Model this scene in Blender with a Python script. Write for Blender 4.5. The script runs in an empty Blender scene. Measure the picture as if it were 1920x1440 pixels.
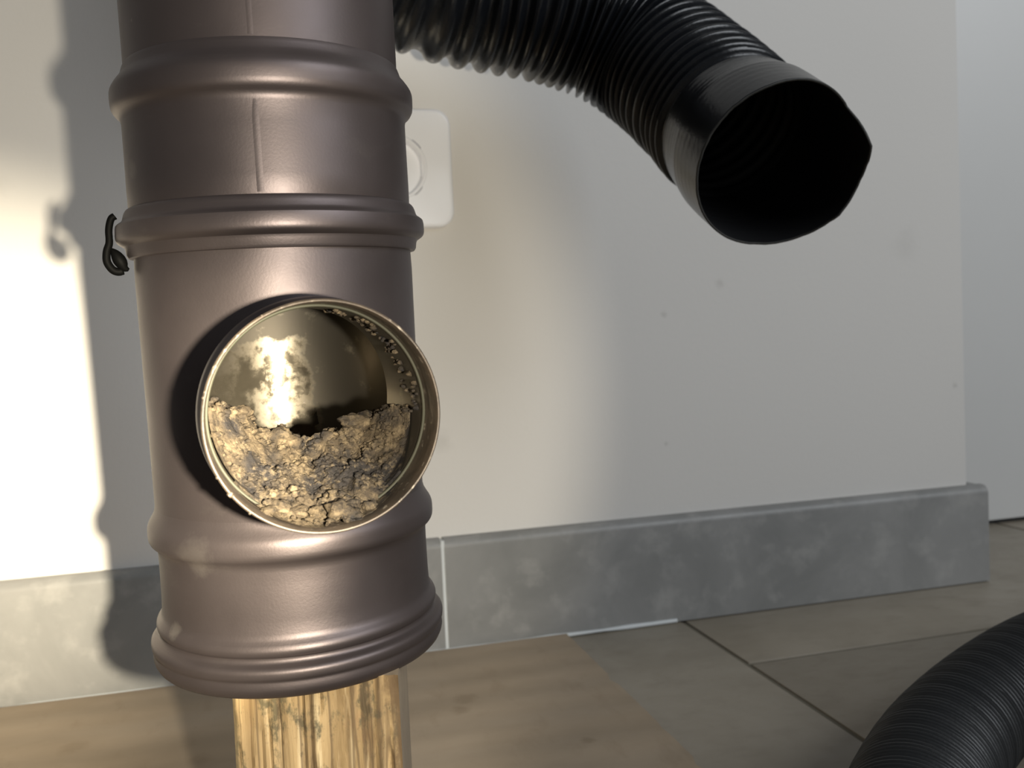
import bpy, bmesh, math, random
from mathutils import Vector, Matrix, noise
from math import pi, sin, cos, sqrt

S = bpy.context.scene
COL = S.collection
random.seed(7)

# ---------------------------------------------------------------- camera
H = 0.218
cam = bpy.data.cameras.new('camera')
co = bpy.data.objects.new('camera', cam)
COL.objects.link(co)
rgt = Vector((0.96628074, -0.25354809, -0.04488768))
upv = Vector((0.05530038, 0.03408752, 0.99788772))
fwd = Vector((0.25148242, 0.96672199, -0.04695942))
M = Matrix((rgt, upv, -fwd)).transposed().to_4x4()
M.translation = (0, 0, H)
co.matrix_world = M
cam.sensor_width = 36
cam.lens = 36 * 1700 / 1920
cam.clip_start = 0.01
cam.dof.use_dof = True
cam.dof.focus_distance = 0.31
cam.dof.aperture_fstop = 19
S.camera = co

# ---------------------------------------------------------------- world, lamps, exposure
w = bpy.data.worlds.new('room_light')
S.world = w
w.use_nodes = True
bg = w.node_tree.nodes['Background']
bg.inputs[0].default_value = (0.93, 0.96, 1.0, 1)
bg.inputs[1].default_value = 0.09

def area(name, loc, target, sx, sy, power, col):
    l = bpy.data.lights.new(name, 'AREA')
    l.shape = 'RECTANGLE'; l.size = sx; l.size_y = sy
    l.energy = power; l.color = col
    o = bpy.data.objects.new(name, l); COL.objects.link(o)
    o.location = loc
    o.rotation_euler = (Vector(target) - Vector(loc)).to_track_quat('-Z', 'Y').to_euler()
    return o

area('window_daylight', (1.5, -1.45, 1.5), (0.3, 0.5, 0.25), 1.5, 1.3, 37, (0.91, 0.955, 1.0))

def spot(name, power, size_deg, blend, direction, col, r=0.0055):
    l = bpy.data.lights.new(name, 'SPOT')
    l.energy = power; l.spot_size = math.radians(size_deg); l.spot_blend = blend
    l.shadow_soft_size = r; l.color = col
    o = bpy.data.objects.new(name, l); COL.objects.link(o)
    o.location = (0.0410, -0.0112, 0.2061)
    o.rotation_euler = Vector(direction).to_track_quat('-Z', 'Y').to_euler()
    return o

# the torch held beside the phone: a wide spill and a narrow hot core
spot('torch_spill', 6.9, 71, 0.34, (-0.287, 0.957, -0.035), (1.0, 0.91, 0.74))
spot('torch_core', 44.0, 37, 1.0, (-0.335, 0.94, -0.088), (1.0, 0.88, 0.66))

S.view_settings.view_transform = 'Standard'
S.view_settings.look = 'None'
S.view_settings.exposure = 0.25
S.view_settings.gamma = 1.0
S.view_settings.use_curve_mapping = False

# ---------------------------------------------------------------- node helpers
class NT:
    def __init__(s, name):
        s.m = bpy.data.materials.new(name); s.m.use_nodes = True
        s.t = s.m.node_tree; s.n = s.t.nodes
        s.b = s.n['Principled BSDF']
        s.co = s.n.new('ShaderNodeTexCoord').outputs['Object']
    def link(s, a, b): s.t.links.new(a, b)
    def mapped(s, scale, rot=(0, 0, 0), loc=(0, 0, 0)):
        m = s.n.new('ShaderNodeMapping')
        m.inputs['Scale'].default_value = scale
        m.inputs['Rotation'].default_value = rot
        m.inputs['Location'].default_value = loc
        s.link(s.co, m.inputs['Vector']); return m.outputs[0]
    def noise(s, scale, detail=4, rough=.55, vec=None, dist=0):
        n = s.n.new('ShaderNodeTexNoise')
        n.inputs['Scale'].default_value = scale; n.inputs['Detail'].default_value = detail
        n.inputs['Roughness'].default_value = rough; n.inputs['Distortion'].default_value = dist
        s.link(vec or s.co, n.inputs['Vector']); return n.outputs['Fac']
    def voronoi(s, scale, vec=None, feature='F1', out='Distance', rnd=1):
        n = s.n.new('ShaderNodeTexVoronoi'); n.feature = feature
        n.inputs['Scale'].default_value = scale; n.inputs['Randomness'].default_value = rnd
        s.link(vec or s.co, n.inputs['Vector']); return n.outputs[out]
    def ramp(s, fac, stops):
        r = s.n.new('ShaderNodeValToRGB'); e = r.color_ramp.elements
        while len(e) < len(stops): e.new(0.5)
        for i, (p, c) in enumerate(stops):
            e[i].position = p
            e[i].color = (c, c, c, 1) if not hasattr(c, '__len__') else (*c, 1)
        s.link(fac, r.inputs[0]); return r.outputs[0]
    def mix(s, fac, a, b, mode='MIX'):
        m = s.n.new('ShaderNodeMix'); m.data_type = 'RGBA'; m.blend_type = mode
        for i, v in ((0, fac), (6, a), (7, b)):
            if hasattr(v, 'is_linked'): s.link(v, m.inputs[i])
            elif i == 0: m.inputs[0].default_value = v
            else: m.inputs[i].default_value = (*v, 1)
        return m.outputs[2]
    def math(s, op, a, b=0.0):
        m = s.n.new('ShaderNodeMath'); m.operation = op
        for i, v in enumerate((a, b)):
            if hasattr(v, 'is_linked'): s.link(v, m.inputs[i])
            else: m.inputs[i].default_value = v
        return m.outputs[0]
    def blob(s, p, r, soft=.6):
        """a mark of radius r round the point p (object space), wobbled by noise"""
        d = s.n.new('ShaderNodeVectorMath'); d.operation = 'DISTANCE'
        s.link(s.co, d.inputs[0]); d.inputs[1].default_value = p
        x = s.math('DIVIDE', d.outputs['Value'], r)
        x = s.math('ADD', x, s.math('MULTIPLY', s.math('SUBTRACT', s.noise(1.2 / r, 5, .7), .5), 1.6))
        return s.ramp(x, [(1 - soft, 1.0), (1.0, 0.0)])
    def base(s, c, rough=.5, metal=0, spec=None):
        if hasattr(c, 'is_linked'): s.link(c, s.b.inputs['Base Color'])
        else: s.b.inputs['Base Color'].default_value = (*c, 1)
        if hasattr(rough, 'is_linked'): s.link(rough, s.b.inputs['Roughness'])
        else: s.b.inputs['Roughness'].default_value = rough
        s.b.inputs['Metallic'].default_value = metal
        if spec is not None: s.b.inputs['Specular IOR Level'].default_value = spec
    def bump(s, h, dist=.001, strength=1):
        b = s.n.new('ShaderNodeBump'); b.inputs['Distance'].default_value = dist
        b.inputs['Strength'].default_value = strength
        s.link(h, b.inputs['Height']); s.link(b.outputs[0], s.b.inputs['Normal'])

# ---------------------------------------------------------------- materials
def mat_wall():
    k = NT('wall_plaster')
    c = k.mix(k.noise(3, 3), (0.60, 0.578, 0.545), (0.65, 0.625, 0.59))
    marks = [((0.500, .635, .283), .020, .16), ((0.112, .635, .150), .012, .3), ((0.286, .635, .233), .004, .5),
             ((0.333, .635, .255), .006, .35), ((0.60, .635, .24), .004, .4), ((-.16, .635, .33), .012, .12),
             ((0.284, .635, .135), .0028, .5), ((0.545, .635, .165), .004, .5), ((.42, .635, .40), .004, .25)]
    for p, r, a in marks:
        c = k.mix(k.math('MULTIPLY', k.blob(p, r * .8, .9), a * .55), c, (0.22, 0.20, 0.17))
    k.base(c, .62, spec=.3)
    k.bump(k.noise(260, 4, .6), .0004, .35); return k.m

def mat_tile(name, a, b, c3, rough=.45, seed=0):
    k = NT(name)
    n = k.noise(9, 6, .62, vec=k.mapped((1, 1, 1), loc=(seed, 0, 0)), dist=.6)
    c = k.mix(k.ramp(n, [(.34, 0), (.66, 1)]), a, b)
    n2 = k.noise(38, 5, .6, vec=k.mapped((1, 1.6, 1), loc=(3 + seed, 1, 0)))
    c = k.mix(k.ramp(n2, [(.52, 0), (.74, .55)]), c, c3)
    k.base(c, k.ramp(n2, [(.3, rough - .06), (.7, rough + .1)]), spec=.45)
    k.bump(k.noise(150, 4), .0005, .25); return k.m

def simple(name, c, rough=.5, metal=0, nscale=None, c2=None, bump=None, spec=None):
    k = NT(name)
    if nscale: c = k.mix(k.noise(nscale, 5, .6), c, c2 or [x * .7 for x in c])
    k.base(c, rough, metal, spec)
    if bump: k.bump(k.noise(bump[0], 4), bump[1], 1)
    return k.m

def mat_paint():
    k = NT('stove_paint')
    c = k.mix(k.noise(22, 4, .6), (0.077, 0.063, 0.063), (0.096, 0.081, 0.082))
    spk = k.ramp(k.voronoi(85), [(.035, 1), (.07, 0)])
    gate = k.ramp(k.noise(14, 2), [(.56, 0), (.62, .8)])
    c = k.mix(k.math('MULTIPLY', spk, gate), c, (0.3, 0.27, 0.24))
    dust = k.ramp(k.noise(30, 6, .7, vec=k.mapped((1, 1, 2.2))), [(.58, 0), (.8, .28)])
    c = k.mix(dust, c, (0.16, 0.145, 0.13))
    # whitish scuffs of its own shape: two on the left of the lower section, one higher up
    for p, r, a in (((-.0375, -.037, -.0490), .009, .34), ((-.0445, -.0215, -.0765), .0042, .6),
                    ((-.046, -.017, .079), .004, .3), ((-.036, -.036, -.0530), .004, .4)):
        c = k.mix(k.math('MULTIPLY', k.blob(p, r), a), c, (0.20, 0.18, 0.165))
    k.base(c, k.ramp(k.noise(40, 4), [(.3, .43), (.7, .51)]), .82, spec=.5)
    k.bump(k.noise(1100, 2), .00005, .5); return k.m

def mat_steel():
    k = NT('sooty_steel')
    soot_shade = k.noise(48, 6, .65)
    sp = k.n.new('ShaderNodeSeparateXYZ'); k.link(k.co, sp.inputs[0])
    # soot crusted above the level of the flame path
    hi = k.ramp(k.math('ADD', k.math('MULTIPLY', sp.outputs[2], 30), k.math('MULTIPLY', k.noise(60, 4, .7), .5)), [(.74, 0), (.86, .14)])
    ri = k.ramp(k.math('ADD', k.math('MULTIPLY', sp.outputs[0], 30), k.math('MULTIPLY', k.noise(50, 4, .7), .4)), [(.62, 0), (.86, .3)])  # shade on the right-hand side of the bore, painted into the colour
    soot_shade = k.math('ADD', soot_shade, k.math('ADD', hi, ri))
    c = k.mix(k.ramp(soot_shade, [(.40, 0), (.62, 1)]), (0.23, 0.20, 0.15), (0.070, 0.062, 0.050))
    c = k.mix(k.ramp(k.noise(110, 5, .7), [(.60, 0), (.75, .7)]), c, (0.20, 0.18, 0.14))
    k.base(c, k.ramp(soot_shade, [(.42, .12), (.62, .55)]), .85)
    k.bump(k.noise(160, 4), .0002, .2); return k.m

def mat_rim():
    k = NT('dusty_rim_steel')
    c = k.mix(k.ramp(k.noise(70, 6, .7), [(.38, 0), (.64, 1)]), (0.080, 0.060, 0.043), (0.034, 0.027, 0.021))
    c = k.mix(k.ramp(k.noise(330, 3), [(.62, 0), (.72, .8)]), c, (0.28, 0.24, 0.19))
    k.base(c, .55, .25)
    k.bump(k.noise(300, 5), .0003, .8); return k.m

def mat_ash():
    k = NT('wood_ash')
    n = k.noise(62, 6, .62)
    c = k.mix(k.ramp(n, [(.40, 0), (.58, 1)]), (0.028, 0.025, 0.024), (0.085, 0.065, 0.042))
    c = k.mix(k.ramp(k.noise(240, 5, .7), [(.5, 0), (.72, .75)]), c, (0.24, 0.185, 0.115))
    c = k.mix(k.ramp(k.noise(480, 3, .7), [(.30, .7), (.46, 0)]), c, (0.02, 0.018, 0.016))
    k.base(c, .95, spec=.1)
    k.bump(k.noise(420, 6, .7), .0014, 1); return k.m

def mat_rubber(name, c, rough, scale=60):
    k = NT(name)
    d = k.ramp(k.noise(scale, 6, .7), [(.52, 0), (.8, .22)])
    k.base(k.mix(d, c, (0.045, 0.043, 0.039)), k.ramp(k.noise(25, 3), [(.3, rough), (.7, rough + .1)]), spec=.38)
    k.bump(k.noise(500, 3), .0002, .5); return k.m

def mat_wood():
    k = NT('rough_sawn_wood')
    v = k.mapped((1, 1, .06), rot=(0, .05, 0))
    g = k.noise(110, 6, .65, vec=v, dist=.5)
    c = k.mix(k.ramp(g, [(.34, 0), (.60, 1)]), (0.17, 0.112, 0.052), (0.36, 0.255, 0.13))
    c = k.mix(k.ramp(k.noise(300, 4, .6, vec=v), [(.55, 0), (.66, .9)]), c, (0.50, 0.39, 0.23))
    c = k.mix(k.ramp(k.noise(210, 4, .6, vec=k.mapped((1, 1, .10), loc=(.3, 0, 0))), [(.60, 0), (.70, .7)]), c, (0.22, 0.15, 0.08))
    c = k.mix(k.ramp(k.noise(95, 5, .7, vec=k.mapped((1, 1, .6))), [(.51, 0), (.60, .85)]), c, (0.085, 0.075, 0.045))
    c = k.mix(k.ramp(k.noise(45, 5, .7, vec=k.mapped((1.4, 1, .7), loc=(2, 0, 0))), [(.60, 0), (.70, .6)]), c, (0.22, 0.12, 0.06))
    c = k.mix(k.ramp(k.noise(70, 3, .6, vec=k.mapped((1, 1, .03), loc=(.7, 0, 0))), [(.44, 0), (.47, .75), (.50, 0)]), c, (0.075, 0.05, 0.03))
    # dark bark and wane eaten into the right edge, a thin dark line down the left one
    sp = k.n.new('ShaderNodeSeparateXYZ'); k.link(k.co, sp.inputs[0])
    e = k.math('ADD', k.math('MULTIPLY', sp.outputs[0], 100), k.math('MULTIPLY', k.noise(70, 5, .7), 1.6))
    c = k.mix(k.ramp(k.math('MULTIPLY', e, .1), [(.585, 0), (.62, .85)]), c, (0.10, 0.065, 0.035))
    c = k.mix(k.ramp(k.math('MULTIPLY', k.math('ADD', sp.outputs[0], k.math('MULTIPLY', k.noise(120), .002)), 100), [(.16, .8), (.26, 0)]), c, (0.07, 0.055, 0.03))
    k.base(c, .85, spec=.2)
    k.bump(g, .0015, 1); return k.m

def mat_board():
    k = NT('tan_cardboard')
    a = k.noise(7, 5, .6, vec=k.mapped((1, 2.4, 1)))
    c = k.mix(k.ramp(a, [(.35, 0), (.65, 1)]), (0.250, 0.198, 0.140), (0.315, 0.255, 0.188))
    st = k.noise(30, 6, .65, vec=k.mapped((1.8, .8, 1), rot=(0, 0, .3)))
    c = k.mix(k.ramp(st, [(.56, 0), (.74, .5)]), c, (0.20, 0.15, 0.10))
    # faint bands of the fluting below
    wv = k.n.new('ShaderNodeTexWave'); wv.bands_direction = 'Y'
    wv.inputs['Scale'].default_value = 9; wv.inputs['Distortion'].default_value = 1.2
    k.link(k.co, wv.inputs['Vector'])
    c = k.mix(k.math('MULTIPLY', wv.outputs['Fac'], .08), c, (0.58, 0.44, 0.30))
    for p, r, al in (((.100, .528, .004), .010, .3), ((.094, .512, .004), .007, .3), ((.150, .45, .004), .005, .35),
                     ((-.12, .54, .004), .010, .2), ((-.05, .50, .004), .008, .2)):
        c = k.mix(k.math('MULTIPLY', k.blob(p, r), al), c, (0.13, 0.09, 0.05))
    k.base(c, .8, spec=.25)
    k.bump(k.noise(60, 4), .0006, .5); return k.m

M_wall = mat_wall()
M_skirt = mat_tile('grey_skirting_tile', (0.165, 0.165, 0.158), (0.24, 0.236, 0.226), (0.34, 0.33, 0.31))
M_floor = mat_tile('beige_grey_floor_tile', (0.215, 0.185, 0.140), (0.265, 0.232, 0.182), (0.19, 0.165, 0.13), .42, 5)
M_grout = simple('floor_grout', (0.14, 0.125, 0.09), .9, nscale=90, c2=(0.08, 0.07, 0.05))
M_lgrout = simple('pale_grout', (0.50, 0.52, 0.52), .8, nscale=60, c2=(0.6, 0.62, 0.62))
M_door = simple('white_door_paint', (0.61, 0.605, 0.59), .45, nscale=20, c2=(0.59, 0.585, 0.57))
M_plast = simple('white_socket_plastic', (0.92, 0.93, 0.97), .22, nscale=20, c2=(0.90, 0.91, 0.95))
M_dark = simple('dark_void', (0.01, 0.01, 0.01), .8, nscale=20)
M_paint = mat_paint()
M_steel = mat_steel()
M_rim = mat_rim()
M_ash = mat_ash()
M_seal = simple('green_grey_gasket', (0.020, 0.026, 0.011), .7, nscale=70, c2=(0.04, 0.033, 0.022))
M_gloss = simple('glossy_black_rubber', (0.0015, 0.0015, 0.0015), .6, nscale=50, spec=.03)
M_duct = mat_rubber('black_duct_plastic', (0.007, 0.008, 0.010), .19)
M_vac = mat_rubber('black_hose_rubber', (0.014, 0.015, 0.016), .42)
M_wood = mat_wood()
M_side = simple('weathered_grey_wood', (0.24, 0.19, 0.13), .85, nscale=60, c2=(0.13, 0.10, 0.07), bump=(150, .0006))
M_board = mat_board()
M_core = simple('cardboard_edge', (0.24, 0.16, 0.09), .9, nscale=300, c2=(0.12, 0.08, 0.045))
M_scr = simple('painted_ceiling', (0.7, 0.7, 0.7), .7, nscale=10)

# ---------------------------------------------------------------- object helpers
def mesh(name, bm, mats, parent=None, smooth=None):
    me = bpy.data.meshes.new(name); bm.to_mesh(me); bm.free()
    for m in (mats if isinstance(mats, (list, tuple)) else [mats]): me.materials.append(m)
    o = bpy.data.objects.new(name, me); COL.objects.link(o)
    if parent: o.parent = parent
    if smooth is not None:
        me.shade_smooth()
        if smooth < 180: me.set_sharp_from_angle(angle=math.radians(smooth))
    return o

def thing(name, label, cat, loc=(0, 0, 0), mat=None):
    o = bpy.data.objects.new(name, None); COL.objects.link(o)
    o.empty_display_size = .02
    if mat: o.matrix_world = mat
    else: o.location = loc
    o['label'] = label; o['category'] = cat
    return o

def tag(o, label, cat):
    o['label'] = label; o['category'] = cat; return o

def struct(o): o['kind'] = 'structure'; return o

def box(bm, x0, x1, y0, y1, z0, z1, bev=0, seg=1, mi=0):
    vs = [bm.verts.new((x, y, z)) for x in (x0, x1) for y in (y0, y1) for z in (z0, z1)]
    q = [(0, 1, 3, 2), (4, 6, 7, 5), (0, 4, 5, 1), (2, 3, 7, 6), (0, 2, 6, 4), (1, 5, 7, 3)]
    fs = [bm.faces.new([vs[i] for i in f]) for f in q]
    for f in fs: f.material_index = mi
    if bev:
        es = list({e for f in fs for e in f.edges})
        bmesh.ops.bevel(bm, geom=es, offset=bev, segments=seg, affect='EDGES', profile=.5)
    return fs

def lathe(bm, prof, seg=128, closed=True):
    """prof: (t, r, material index) in order; axis = local Z. closed -> a ring-shaped solid"""
    rings = [[bm.verts.new((r * cos(2 * pi * k / seg), r * sin(2 * pi * k / seg), t)) for k in range(seg)] for t, r, _ in prof]
    n = len(prof)
    for i in range(n if closed else n - 1):
        a, b = rings[i], rings[(i + 1) % n]
        for k in range(seg):
            f = bm.faces.new((a[k], a[(k + 1) % seg], b[(k + 1) % seg], b[k])); f.material_index = prof[i][2]
    bmesh.ops.recalc_face_normals(bm, faces=bm.faces)
    return rings

def smooth_prof(pts):
    """Chaikin rounding of a (t, r) profile"""
    for _ in range(1):
        out = [pts[0]]
        for a, b in zip(pts, pts[1:]):
            out.append((a[0] * .78 + b[0] * .22, a[1] * .78 + b[1] * .22))
            out.append((a[0] * .22 + b[0] * .78, a[1] * .22 + b[1] * .78))
        out.append(pts[-1]); pts = out
    return pts

def catmull(P, n):
    P = [Vector(p) for p in P]
    P = [2 * P[0] - P[1]] + P + [2 * P[-1] - P[-2]]
    out = []
    for i in range(1, len(P) - 2):
        a, b, c, d = P[i - 1:i + 3]
        for j in range(n):
            t = j / n
            out.append(.5 * (2 * b + (c - a) * t + (2 * a - 5 * b + 4 * c - d) * t * t + (3 * b - a - 3 * c + d) * t ** 3))
    out.append(P[-2]); return out

def sweep(bm, path, step, rfun, seg=64, sag=None, endfun=None, caps=False):
    """tube along a path; rfun(s, L, theta) gives the radius at arc length s"""
    cum = [0]
    for a, b in zip(path, path[1:]): cum.append(cum[-1] + (b - a).length)
    L = cum[-1]; n = int(L / step)
    rings = []; j = 0; nrm = None
    for i in range(n + 1):
        s = L * i / n
        while j < len(cum) - 2 and cum[j + 1] < s: j += 1
        f = (s - cum[j]) / (cum[j + 1] - cum[j])
        p = path[j].lerp(path[j + 1], f)
        ta = (path[min(j + 1, len(path) - 1)] - path[max(j - 1, 0)]).normalized()
        tb = (path[min(j + 2, len(path) - 1)] - path[j]).normalized()
        t = ta.lerp(tb, f).normalized()
        if nrm is None: nrm = t.orthogonal().normalized() if abs(t.z) > .95 else Vector((0, 0, 1))
        nrm = (nrm - nrm.dot(t) * t).normalized(); bn = t.cross(nrm)
        ring = []
        for k in range(seg):
            th = 2 * pi * k / seg
            r = rfun(s, L, th)
            q = p + r * (cos(th) * nrm + sin(th) * bn)
            if endfun: q = q + t * endfun(s, L, th)
            ring.append(bm.verts.new(q))
        rings.append(ring)
    for a, b in zip(rings, rings[1:]):
        for k in range(seg): bm.faces.new((a[k], a[(k + 1) % seg], b[(k + 1) % seg], b[k]))
    if caps: bm.faces.new(rings[0][::-1]); bm.faces.new(rings[-1])
    bmesh.ops.recalc_face_normals(bm, faces=bm.faces)
    return rings, nrm, bn, t

# ================================================================ THE SETTING
WALL_Y, SK_Y, SK_H, CORNER = .635, .625, .081, .5548

bm = bmesh.new(); box(bm, -1.6, CORNER, WALL_Y, .82, 0, 1.5, .0015, 2)
struct(mesh('wall_back', bm, M_wall, smooth=40))

# white door standing behind the wall's corner, the shade of the gap under it made as a black strip
dr = bpy.data.objects.new('door_1', None); COL.objects.link(dr); struct(dr); dr.location = (.56, .80, 0)
bm = bmesh.new(); box(bm, 0, .95, 0, .04, .004, 1.6, .002, 2)
mesh('door_leaf', bm, M_door, dr, 40)
bm = bmesh.new(); box(bm, 0, .95, .004, .038, 0.0005, .004)
mesh('door_gap_shade', bm, M_dark, dr)

# floor: a grout bed with the tiles laid proud of it
fl = bpy.data.objects.new('floor', None); COL.objects.link(fl); struct(fl)
bm = bmesh.new(); box(bm, -1.6, 2.0, -1.6, .85, -.02, -.0012)
mesh('grout_bed', bm, M_grout, fl)
J = .0016
def tile_mesh(x0, x1, y0, y1):
    bm = bmesh.new(); box(bm, x0 + J, x1 - J, y0 + J, y1 - J, -.012, 0, .0012, 2); return bm
cols = [(-1.061 - .45 * 0 + .45 * i, -.611 + .45 * i) for i in range(6)]
for i, (x0, x1) in enumerate(cols):
    off = .08 if i % 2 else -.145
    for jrow in range(-3, 3):
        y0 = off + .45 * jrow; y1 = y0 + .45
        if y0 > .84: continue
        y1 = min(y1, .845)
        mesh('tile', tile_mesh(x0, x1, y0, y1), M_floor, fl, 40)

# tiled skirting along the wall, its top edge rounded
sk = bpy.data.objects.new('baseboard_back', None); COL.objects.link(sk); struct(sk)
def skirt_tile(x0, x1, j0=.0012, j1=.0012):
    bm = bmesh.new()
    prof = [(WALL_Y, .001), (SK_Y, .001)]
    R_ = .0065
    for a in range(0, 91, 15):
        prof.append((SK_Y + R_ * (1 - cos(math.radians(a))), SK_H - R_ + R_ * sin(math.radians(a))))
    prof.append((WALL_Y, SK_H))
    A = [bm.verts.new((x0 + j0, y, z)) for y, z in prof]; B = [bm.verts.new((x1 - j1, y, z)) for y, z in prof]
    n = len(prof)
    for i in range(n): bm.faces.new((A[i], A[(i + 1) % n], B[(i + 1) % n], B[i]))
    bm.faces.new(A[::-1]); bm.faces.new(B)
    bmesh.ops.recalc_face_normals(bm, faces=bm.faces)
    return bm
mesh('tile', skirt_tile(.107, .567, .0012, 0), M_skirt, sk, 30)
mesh('tile', skirt_tile(-.343, .107), M_skirt, sk, 30)
mesh('tile', skirt_tile(-.793, -.343), M_skirt, sk, 30)
mesh('tile', skirt_tile(-1.243, -.793), M_skirt, sk, 30)
bm = bmesh.new()
for x in (.107, -.343, -.793): box(bm, x - .0012, x + .0012, SK_Y + .0006, WALL_Y, .001, SK_H - .0012)
mesh('grout_joint', bm, M_lgrout, sk)
bm = bmesh.new(); box(bm, .5552, .567, WALL_Y, .798, .001, SK_H, .003, 3)
mesh('return_tile', bm, M_skirt, sk, 40)
# white sealant run along the foot of the skirting, stopping where the next floor tile starts
bm = bmesh.new()
path = [Vector((x, SK_Y - .0002 + (.0005 if x > .27 else 0), .0018)) for x in [-1.2 + .02 * i for i in range(74)] + [.283]]
sweep(bm, path, .02, lambda s, L, t: .0019 * (.55 + .5 * noise.noise(Vector((s * 30, 0, 0))) + .25) , 8, caps=True)
mesh('sealant_bead', bm, M_lgrout, sk, 60)

# ================================================================ STOVE PIPE
U = Vector((-0.01163949, -0.04528465, 0.99890631)).normalized()
A0 = Vector((0.00354766, 0.34796081, 0.20253001))
N = Vector((0.093, -0.995, -0.031)); N = (N - N.dot(U) * U).normalized()
X = U.cross(-N).normalized() * -1       # local x to the right, y away from the camera, z up the pipe
X = (-N).cross(U).normalized()
PM = Matrix((X, -N, U)).transposed().to_4x4(); PM.translation = A0
pipe = thing('stove_pipe', 'dark brown metal stove pipe standing upright with open ash-filled branch facing front', 'pipe', mat=PM)

def shell(outer, inner_r, name, mats, cap_low=False):
    bm = bmesh.new()
    out = [(t, r, 0) for t, r in outer]
    t0, t1 = outer[0][0], outer[-1][0]
    lathe(bm, out + [(t1, inner_r, 1), (t0, inner_r, 0)], 144)
    return mesh(name, bm, mats, pipe, 32)

# upper pipe slides down into the socket bead below it
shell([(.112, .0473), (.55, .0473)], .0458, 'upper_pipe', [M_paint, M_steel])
mid = smooth_prof([(.0665, .0489), (.0680, .0494), (.0960, .0492), (.0978, .0495), (.0990, .0502), (.1002, .0516), (.1018, .0524), (.1062, .0525), (.1078, .0521), (.1098, .0508), (.1122, .0488), (.1150, .0479), (.1158, .0475)])
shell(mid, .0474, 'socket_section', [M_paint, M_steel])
band = smooth_prof([(.0506, .0489), (.0509, .0508), (.0545, .0513), (.0552, .0526), (.0562, .0539), (.0577, .0543), (.0615, .0541), (.0623, .0533), (.0632, .0518), (.0660, .0510), (.0672, .0502), (.0675, .0492)])
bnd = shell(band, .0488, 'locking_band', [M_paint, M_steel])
foot = smooth_prof([(-.0955, .0500), (-.0948, .0519), (-.0920, .0533), (-.0897, .0530), (-.0889, .0529), (-.0882, .0535), (-.0858, .0537), (-.0846, .0528), (-.0838, .0508), (-.0822, .0502), (-.0812, .0511), (-.0795, .0514), (-.0780, .0508), (-.0765, .0495), (-.0740, .0489),
                    (-.0545, .0487), (-.0522, .0490), (-.0508, .0499), (-.0497, .0512), (-.0482, .0518), (-.0445, .0518), (-.0428, .0513), (-.0410, .0502), (-.0390, .0491), (-.0368, .0486)])
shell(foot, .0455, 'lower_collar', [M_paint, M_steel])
bm = bmesh.new(); rr = lathe(bm, [(-.093, .0001, 0), (-.093, .0456, 0), (-.089, .0456, 0), (-.089, .0001, 0)], 96)
mesh('bottom_cap', bm, M_paint, pipe, 40)

# tee body: a double-walled tube with the branch bored through its front
def bool_diff(o, cutter):
    md = o.modifiers.new('b', 'BOOLEAN'); md.operation = 'DIFFERENCE'; md.solver = 'EXACT'; md.object = cutter
    dg = bpy.context.evaluated_depsgraph_get(); dg.update()
    me = bpy.data.meshes.new_from_object(o.evaluated_get(dg))
    o.modifiers.clear(); o.data = me
    bpy.data.objects.remove(cutter)
    me.shade_smooth(); me.set_sharp_from_angle(angle=math.radians(32))

RY = Matrix.Rotation(pi / 2, 4, 'X')
UP1 = Matrix.Translation((.0004, 0, .0010))
PORT = UP1 @ RY      # local z (lathe axis) -> local -y, towards the viewer
bm = bmesh.new()
prof = [(-.040, .0486, 0), (-.039, .0487, 0)] + [(-.036 + .0042 * i, .0486 + .0004 * i / 20, 0) for i in range(20)] + [(.0530, .0487, 0), (.0530, .0455, 1), (-.040, .0455, 0)]
lathe(bm, prof, 144)
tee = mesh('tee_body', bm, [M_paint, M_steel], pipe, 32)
cm = bmesh.new(); lathe(cm, [(.0, .0001, 0), (.0, .0304, 1), (.09, .0304, 1), (.09, .0001, 0)], 120); cm.transform(PORT)
cut = mesh('cutter', cm, [M_steel, M_steel], pipe)
bpy.context.view_layer.update()
bool_diff(tee, cut)

bm = bmesh.new()
# outside up to the bead, bead, rim, socket step, inner wall
bp = [(.020, .0330, 0), (.0730, .0330, 0), (.0745, .0335, 0), (.0760, .0347, 0), (.0785, .0352, 0), (.0810, .0347, 0), (.0824, .0339, 0), (.0840, .0336, 0), (.0920, .0337, 0), (.0935, .0341, 1), (.0943, .0342, 1),
      (.0948, .0338, 1), (.0947, .0334, 1), (.0939, .0331, 1), (.0900, .0330, 1), (.0860, .0331, 1), (.0830, .0330, 1), (.0816, .0325, 1), (.0808, .0320, 2), (.0798, .0318, 2), (.020, .0318, 0)]
lathe(bm, [(t, r * .955, m) for t, r, m in bp], 144); bm.transform(PORT)
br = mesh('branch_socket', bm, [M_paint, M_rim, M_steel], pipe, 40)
cm = bmesh.new(); lathe(cm, [(-.06, .0001, 0), (-.06, .0470, 0), (.06, .0470, 0), (.06, .0001, 0)], 144)
cut = mesh('cutter', cm, [M_paint], pipe)
bpy.context.view_layer.update()
bool_diff(br, cut)
# the sealing ring in the branch's groove
bm = bmesh.new()
lathe(bm, [(.0822 + .0006 * sin(a), .0309 + .0005 * cos(a), 0) for a in [2 * pi * i / 10 for i in range(10)]], 120); bm.transform(PORT)
mesh('sealing_ring', bm, M_seal, br, 60)

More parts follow.
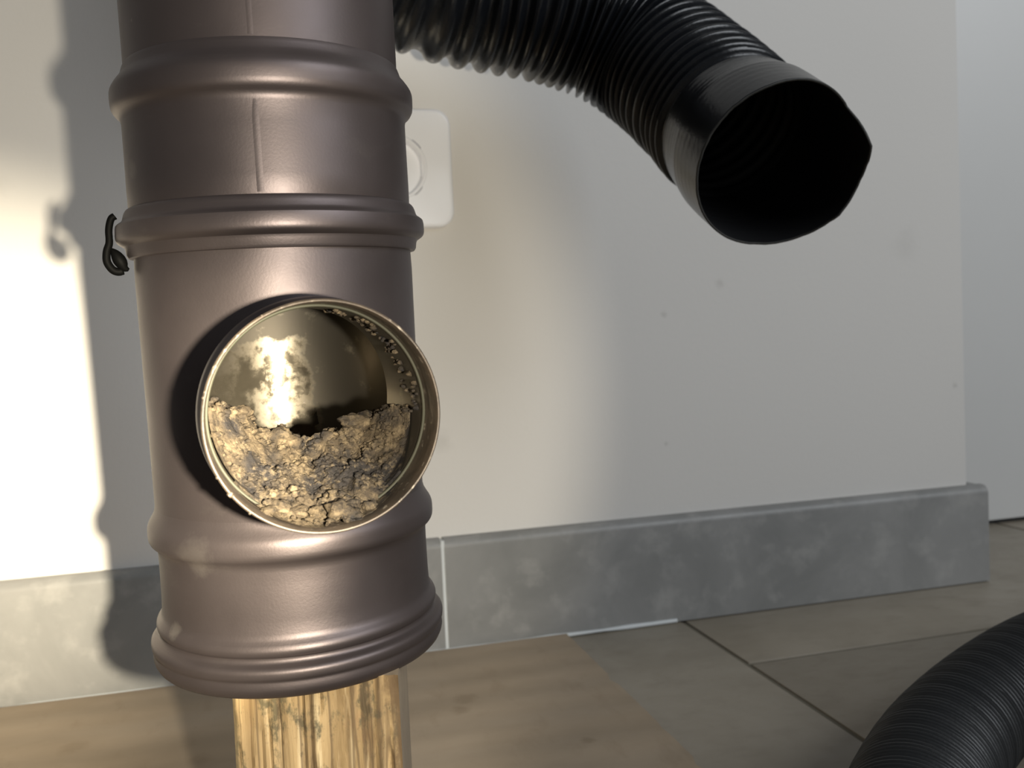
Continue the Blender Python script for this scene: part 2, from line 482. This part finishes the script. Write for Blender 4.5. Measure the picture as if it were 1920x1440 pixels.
# long welded seams on the two upper sections
def seam(t0, t1, r0, r1, ang):
    bm = bmesh.new()
    a = math.radians(ang)
    n = 24
    for i in range(n + 1):
        t = t0 + (t1 - t0) * i / n
        r = r0 + (r1 - r0) * i / n
        for d, h in ((-.022, -.00003), (-.012, .00003), (.0, .00006), (.012, .00003), (.022, -.00003)):
            an = a + d
            bm.verts.new(((r + h) * cos(an), (r + h) * sin(an), t))
    bm.verts.ensure_lookup_table()
    for i in range(n):
        for j in range(4):
            b = i * 5 + j; bm.faces.new([bm.verts[q] for q in (b, b + 1, b + 6, b + 5)])
    bmesh.ops.recalc_face_normals(bm, faces=bm.faces)
    return bm
mesh('welded_seam', seam(.1165, .54, .0473, .0473, -100), M_paint, pipe, 60)
mesh('welded_seam', seam(.0680, .0985, .0495, .0492, -100), M_paint, pipe, 60)

# black tongue of gasket squeezed out over the left of the locking band
bm = bmesh.new()
g = [(-.0535, -.003, .0655), (-.0548, -.003, .0645), (-.0558, -.003, .0610), (-.0560, -.003, .0565), (-.0570, -.003, .0535), (-.0572, -.003, .0500), (-.0556, -.003, .0472), (-.0535, -.003, .0465), (-.0516, -.003, .0474)]
p = catmull(g, 8)
sweep(bm, p, .0004, lambda s, L, t: .0012 + .0003 * max(0, (s / L - .35)) ** .7 if s < L * .96 else .0004, 14, caps=True)
tb = mesh('rubber_loop', bm, M_gloss, pipe, 180); tb['label'] = 'glossy black rubber loop'
bm = bmesh.new()
g = [(-.0556, -.0032, .0545), (-.0543, -.0034, .0525), (-.0530, -.0034, .0500), (-.0518, -.0034, .0478), (-.0505, -.0034, .0470)]
sweep(bm, catmull(g, 8), .0004, lambda s, L, t: .0003 + .0019 * sin(pi * min(1, s / L * .97)) ** .9, 14, caps=True)
mesh('rubber_tongue', bm, M_gloss, pipe, 180)

# weld crumbs / burrs on the rim
for an, rr_, s_ in ((215, .0324, .0008), (228, .0324, .0006), (205, .0324, .0005), (166, .0324, .0005), (118, .0324, .0004)):
    a = math.radians(an)
    bm = bmesh.new(); bmesh.ops.create_icosphere(bm, subdivisions=2, radius=s_)
    for v in bm.verts: v.co *= 1 + .5 * noise.noise(v.co * 1500 + Vector((an, 0, 0)))
    bm.transform(Matrix.Translation((rr_ * cos(a) + .0004, -.0943, rr_ * sin(a) + .0010)))
    mesh('dust_crumb', bm, M_rim, br, 60)

# ================================================================ ASH HEAP
def fbm(x, y, z, o=5):
    v = 0; a = 1
    for i in range(o):
        v += a * noise.noise(Vector((x, y, z))); x *= 2.03; y *= 2.03; z *= 2.03; a *= .55
    return v
RI = .0300
def ash_h(x, s):
    edge = -.0085 + .0070 * (abs(x) / .030) ** 2.0 + .003 * fbm(x * 90, s * 30, 3.1, 3)
    if x < -.016: edge += .0040 * min(1, (-.016 - x) / .003)
    edge -= .0045 * math.exp(-((x - .001) / .006) ** 2)
    edge += .002 * math.exp(-((x + .0085) / .0035) ** 2)
    s0 = .052 + .017 * min(1, (abs(x) / .029) ** 3)
    if s > s0:
        f = min(1, (s - s0) / (.0915 - s0))
        h = edge + (-.0305 - edge) * (f ** .75)
    elif s > .028: h = edge - .006 * (s0 - s) / (s0 - .028)
    else: h = edge - .006 - .022 * min(1, (.028 - s) / .030)
    h += .0030 * fbm(x * 130 + 5, s * 130, 1.7, 6)
    # cracks
    for k, (cx, cs, ang, ln) in enumerate(((-.0165, .0815, .35, .011), (-.0065, .0845, .75, .010), (.016, .0835, .7, .009), (-.021, .0580, .45, .010), (.0005, .0880, .5, .007), (.010, .0885, .2, .005))):
        dx, ds = x - cx, (s - cs)
        uu = dx * cos(ang) + ds * sin(-ang); vv = dx * sin(ang) + ds * cos(ang)
        vv += .0008 * noise.noise(Vector((x * 700, s * 700, k)))
        if abs(uu) < ln / 2: h -= .0050 * math.exp(-(vv / .00065) ** 2) * (1 - (2 * abs(uu) / ln) ** 4)
    return h
bm = bmesh.new()
NU, NS = 230, 300
grid = []
for j in range(NS + 1):
    s = -.040 + (.0930 + .040) * j / NS
    row = []
    # half width available here: the bore of the branch, opening into the bore of the tee
    for i in range(NU + 1):
        q = 2 * i / NU - 1
        if s > .030: wmax = RI
        else: wmax = min(sqrt(max(1e-6, .0452 ** 2 - s * s)), .0452)
        if s > .030:
            # follow the round bore: x limited by chord at the height found there
            h0 = ash_h(q * RI * .98, s)
            R_ = RI if s < .0812 else .0312
            half = sqrt(max(.00001, R_ ** 2 - min(R_ * .97, abs(h0)) ** 2)) if h0 < 0 else R_
            x = q * half
            h = ash_h(x, s)
            lim = -sqrt(max(0, R_ ** 2 - x * x))
            h = max(h, lim + .0002)
        else:
            x = q * wmax; h = ash_h(x, s)
        row.append(bm.verts.new((x, -s, h)))
    grid.append(row)
for a, b in zip(grid, grid[1:]):
    for i in range(NU): bm.faces.new((a[i], a[i + 1], b[i + 1], b[i]))
bmesh.ops.recalc_face_normals(bm, faces=bm.faces)
if sum(f.normal.z for f in bm.faces) < 0: bmesh.ops.reverse_faces(bm, faces=bm.faces)
# crumbs and clinkers lying on the slope
def crumb(c, r, seed):
    t = bmesh.new(); bmesh.ops.create_icosphere(t, subdivisions=2 if r < .0012 else 3, radius=1)
    for v in t.verts:
        v.co = v.co * (1 + .55 * fbm(v.co.x * 1.3 + seed, v.co.y * 1.3, v.co.z * 1.3, 3))
        v.co = Vector((v.co.x * 1.15, v.co.y, v.co.z * .8)) * r + c
    me = bpy.data.meshes.new('t'); t.to_mesh(me); t.free(); bm.from_mesh(me); bpy.data.meshes.remove(me)
rnd = random.Random(11)
for i in range(900):
    s = rnd.uniform(.045, .0925); x = rnd.uniform(-.029, .029)
    h = ash_h(x, s)
    R_ = RI if s < .0812 else .0309
    if x * x + h * h > (R_ - .0008) ** 2: continue
    r = rnd.choice([.0004, .0005, .0006, .0007, .0009, .0012])
    crumb(Vector((x, -s, h + r * .2)), r, i)
for x, s, r in ((.003, .0885, .0034), (.0065, .0895, .0026), (-.0085, .0535, .0036), (-.0055, .0545, .0028), (-.024, .055, .0034), (-.020, .056, .0026), (.014, .054, .0032), (.019, .0535, .0036), (.0235, .055, .0030), (.026, .057, .0022),
                (-.0165, .0860, .0017), (-.013, .0845, .0024), (.012, .087, .002), (.0195, .086, .0016), (-.003, .0845, .002), (.006, .0535, .0022), (-.014, .0542, .0024), (-.0075, .0835, .0024)):
    crumb(Vector((x, -s, ash_h(x, s) + r * .12)), r, x * 999)
# grey scale crusted on the right-hand wall of the bore
for i in range(60):
    a = math.radians(rnd.uniform(-8, 78)); s = rnd.uniform(.060, .080); r = rnd.uniform(.0004, .0011)
    crumb(Vector((RI * cos(a), -s, RI * sin(a))), r, i * 3)
ash = mesh('ash_heap', bm, M_ash, None, 180)
ash.matrix_world = PM @ UP1
tag(ash, 'pale yellow-grey crumbly ash heap filling the lower half of the open pipe branch', 'ash')
ash['kind'] = 'stuff'

# ================================================================ WOOD BLOCK UNDER THE PIPE
bk = thing('wooden_block', 'rough sawn yellowish wood block standing upright under the stove pipe', 'wood block', (0, 0, 0))
bm = bmesh.new()
W_, D_, Hh = .0556, .060, .1066
nx, nz = 44, 60
def bp_(x, z): return Vector((x, -.0016 * fbm(x * 420, 0, z * 14, 4) - .0006 * fbm(x * 90, 2, z * 60, 3), z))
front = [[bm.verts.new(bp_(W_ * i / nx, .0045 + (Hh - .0045) * j / nz)) for i in range(nx + 1)] for j in range(nz + 1)]
for a, b in zip(front, front[1:]):
    for i in range(nx): bm.faces.new((a[i], a[i + 1], b[i + 1], b[i]))
back = {}
def bv(v): 
    k = v.index
    return bm.verts.new((v.co.x, D_, v.co.z * (1 + .0015 / Hh)))
bord = [front[0][i] for i in range(nx + 1)] + [front[j][nx] for j in range(1, nz + 1)] + [front[nz][i] for i in range(nx - 1, -1, -1)] + [front[j][0] for j in range(nz - 1, 0, -1)]
bb = [bv(v) for v in bord]
for i in range(len(bord)):
    f = bm.faces.new((bord[i], bb[i], bb[(i + 1) % len(bord)], bord[(i + 1) % len(bord)])); f.material_index = 1
f = bm.faces.new(bb); f.material_index = 1
bmesh.ops.recalc_face_normals(bm, faces=bm.faces)
o = mesh('block_body', bm, [M_wood, M_side], bk, 50)
bk.location = (-.0200, .3150, 0); bk.rotation_euler = (0, 0, math.radians(-10))

# ================================================================ CARDBOARD ON THE FLOOR
bm = bmesh.new()
x0, x1, y0, y1, th = -.95, .1935, -.15, .6195, .004
nx, ny = 120, 90
def wav(x, y): return .0006 + .0008 * noise.noise(Vector((x * 9, y * 9, 0)))
def edge_x(y):
    e = .0006 * noise.noise(Vector((y * 60, 3, 0)))
    for c, d in ((.527, .003), (.452, .0034), (.407, .003), (.30, .004)): e -= d * math.exp(-((y - c) / .0028) ** 2)
    return e
top = [[bm.verts.new((x0 + (x1 - x0) * i / nx + (edge_x(y0 + (y1 - y0) * j / ny) if i == nx else 0), y0 + (y1 - y0) * j / ny, th + wav(x0 + (x1 - x0) * i / nx, y0 + (y1 - y0) * j / ny))) for i in range(nx + 1)] for j in range(ny + 1)]
bot = [[bm.verts.new((v.co.x, v.co.y, .0003)) for v in (r[0], r[-1])] for r in top]
for a, b in zip(top, top[1:]):
    for i in range(nx): bm.faces.new((a[i], a[i + 1], b[i + 1], b[i]))
for j in range(ny):
    f = bm.faces.new((top[j][nx], bot[j][1], bot[j + 1][1], top[j + 1][nx])); f.material_index = 1
    f = bm.faces.new((top[j][0], top[j + 1][0], bot[j + 1][0], bot[j][0])); f.material_index = 1
f = bm.faces.new([bot[0][0], bot[0][1]] + top[0][::-1]); f.material_index = 1
f = bm.faces.new([bot[ny][1], bot[ny][0]] + top[ny]); f.material_index = 1
bm.faces.new((bot[0][0], bot[ny][0], bot[ny][1], bot[0][1]))
bmesh.ops.recalc_face_normals(bm, faces=bm.faces)
cb = mesh('cardboard_sheet', bm, [M_board, M_core], None, 40)
tag(cb, 'flat stained tan cardboard sheet lying on the tiles along the skirting', 'cardboard')

# ================================================================ WALL SOCKET
so = thing('wall_socket', 'white rounded square wall socket half hidden behind the stove pipe', 'socket', (.0865, WALL_Y, .3405))
def rrect(w, h, r, n=8):
    return [(sx * (w / 2 - r) + r * cos(a), sz * (h / 2 - r) + r * sin(a))
            for sx, sz, a0 in ((1, 1, 0), (-1, 1, 90), (-1, -1, 180), (1, -1, 270)) for a in [math.radians(a0 + 90 * i / n) for i in range(n + 1)]]
bm = bmesh.new()
lv = [(0, 1.0), (-.006, 1.0), (-.0078, .985), (-.0088, .955), (-.0091, .92)]
rings = [[bm.verts.new((x * k, y, z * k)) for x, z in rrect(.0815, .0815, .011)] for y, k in lv]
circ = [bm.verts.new((.0235 * cos(a), -.0091, .0235 * sin(a))) for a in [math.atan2(v.co.z, v.co.x) for v in rings[-1]]]
rings.append(circ)
well = [bm.verts.new((v.co.x * .98, -.0006, v.co.z * .98)) for v in circ]; rings.append(well)
for a, b in zip(rings, rings[1:]):
    n = len(a)
    for i in range(n): bm.faces.new((a[i], a[(i + 1) % n], b[(i + 1) % n], b[i]))
bm.faces.new(well)
bmesh.ops.recalc_face_normals(bm, faces=bm.faces)
mesh('cover_plate', bm, M_plast, so, 40)
bm = bmesh.new(); lathe(bm, [(.0085, .0232, 0), (.0098, .0222, 0), (.0098, .0208, 0), (.0085, .0198, 0), (.0030, .0192, 0), (.0012, .0192, 0), (.0012, .0232, 0)], 64); bm.transform(RY)
mesh('insert_ring', bm, M_plast, so, 40)
bm = bmesh.new(); lathe(bm, [(.0008, .0001, 0), (.0028, .0001, 0), (.0028, .0193, 0), (.0008, .0193, 0)], 48); bm.transform(RY)
mesh('insert_floor', bm, M_plast, so, 40)
for sx in (-1, 1):
    bm = bmesh.new(); lathe(bm, [(.0020, .0001, 0), (.0030, .0001, 0), (.0030, .0024, 0), (.0020, .0024, 0)], 20); bm.transform(RY); bm.transform(Matrix.Translation((0, 0, sx * .0095)))
    mesh('pin_hole', bm, M_dark, so, 40)

# ================================================================ CORRUGATED DUCT WITH TORN MOUTH
path = catmull([(.0291, .523, .560), (.0340, .520, .520), (.0500, .517, .466), (.0800, .516, .430), (.1166, .517, .4185), (.1576, .517, .413), (.1968, .5155, .402), (.2255, .5015, .380), (.2390, .468, .3475), (.2425, .434, .3200), (.2415, .3975, .2975)], 24)
CUFF = .052
def rib_phase(s): 
    # wider, uneven ribs where the duct is stretched near the pipe, tight ones through the bend
    return s / .0078 + .55 * sin(s * 38) if s > .20 else s / .0105 + .9 * noise.noise(Vector((s * 30, 0, 0))) + 6.4
def duct_r(s, L, th):
    c = (s - (L - CUFF))
    R_ = .0392
    if c < 0:
        ph = ((s - .23) / (.0112 if s < .23 else .0080) + (.7 if s < .23 else .7 - min(.5, (s - .23) * 10)) * noise.noise(Vector((s * 28, 5, 0)))) * 2 * pi
        v = cos(ph); v = math.copysign(abs(v) ** .75, v)
        fade = min(1, -c / .006)
        return R_ + .0025 * v * fade + .0006 * noise.noise(Vector((s * 60, cos(th) * 1.5, sin(th) * 1.5)))
    f = min(1, c / CUFF)
    return R_ + .0008 + .0026 * min(1, f * 2.2) - .0012 * max(0, f - .6) + .0006 * noise.noise(Vector((s * 30, cos(th), sin(th)))) + .00012 * sin(s * 1300) * (1 - f) * .6
def duct_end(s, L, th):
    f = (s - (L - .02)) / .02
    if f <= 0: return 0
    a = math.degrees(th) % 360
    # a torn tongue that stands further out on the far side, ragged elsewhere
    e = .0006 * noise.noise(Vector((th * 9, 0, 0)))
    tab = [(0, .001), (60, 0), (100, 0), (130, .004), (158, .010), (185, .009), (211, .0135), (226, .004), (231, -.002), (245, -.0015), (300, .002), (360, .001)]
    for (a0, e0), (a1, e1) in zip(tab, tab[1:]):
        if a0 <= a < a1: e += e0 + (e1 - e0) * (a - a0) / (a1 - a0); break
    return e * f
bm = bmesh.new()
_, dn, db, dt = sweep(bm, path, .00078, duct_r, 96, endfun=duct_end)
duct = mesh('corrugated_duct', bm, M_duct, None, 60)
M_edge = simple('scuffed_plastic_edge', (0.05, 0.047, 0.04), .7, nscale=200, c2=(0.015, 0.015, 0.014))
md = duct.modifiers.new('wall', 'SOLIDIFY'); md.thickness = .0011; md.offset = -1; md.material_offset = 1; md.material_offset_rim = 2
duct.data.materials.append(simple('matte_black_duct_lining', (0.007, 0.007, 0.008), .6, nscale=40, spec=.3))
duct.data.materials.append(M_edge)
tag(duct, 'thick black corrugated flexible duct with torn open mouth hanging beside the stove pipe', 'duct')

# ================================================================ VACUUM HOSE
path = catmull([(0.150, 0.205, 0.0325), (0.192, 0.2530, 0.0322), (0.2370, 0.3015, 0.0290), (0.2888, 0.3449, 0.0268), (0.3561, 0.3854, 0.0268), (0.422, 0.4148, 0.0268), (0.5188, 0.4432, 0.0268)] + [(.75, .49, .0268), (.95, .46, .0268)], 24)
bm = bmesh.new()
sweep(bm, path, .0005, lambda s, L, th: .0256 + .0012 * cos(2 * pi * s / .0036), 56, caps=True)
vh = mesh('vacuum_hose', bm, M_vac, None, 80)
tag(vh, 'finely ribbed black vacuum hose curving over the floor tiles at the right', 'hose')
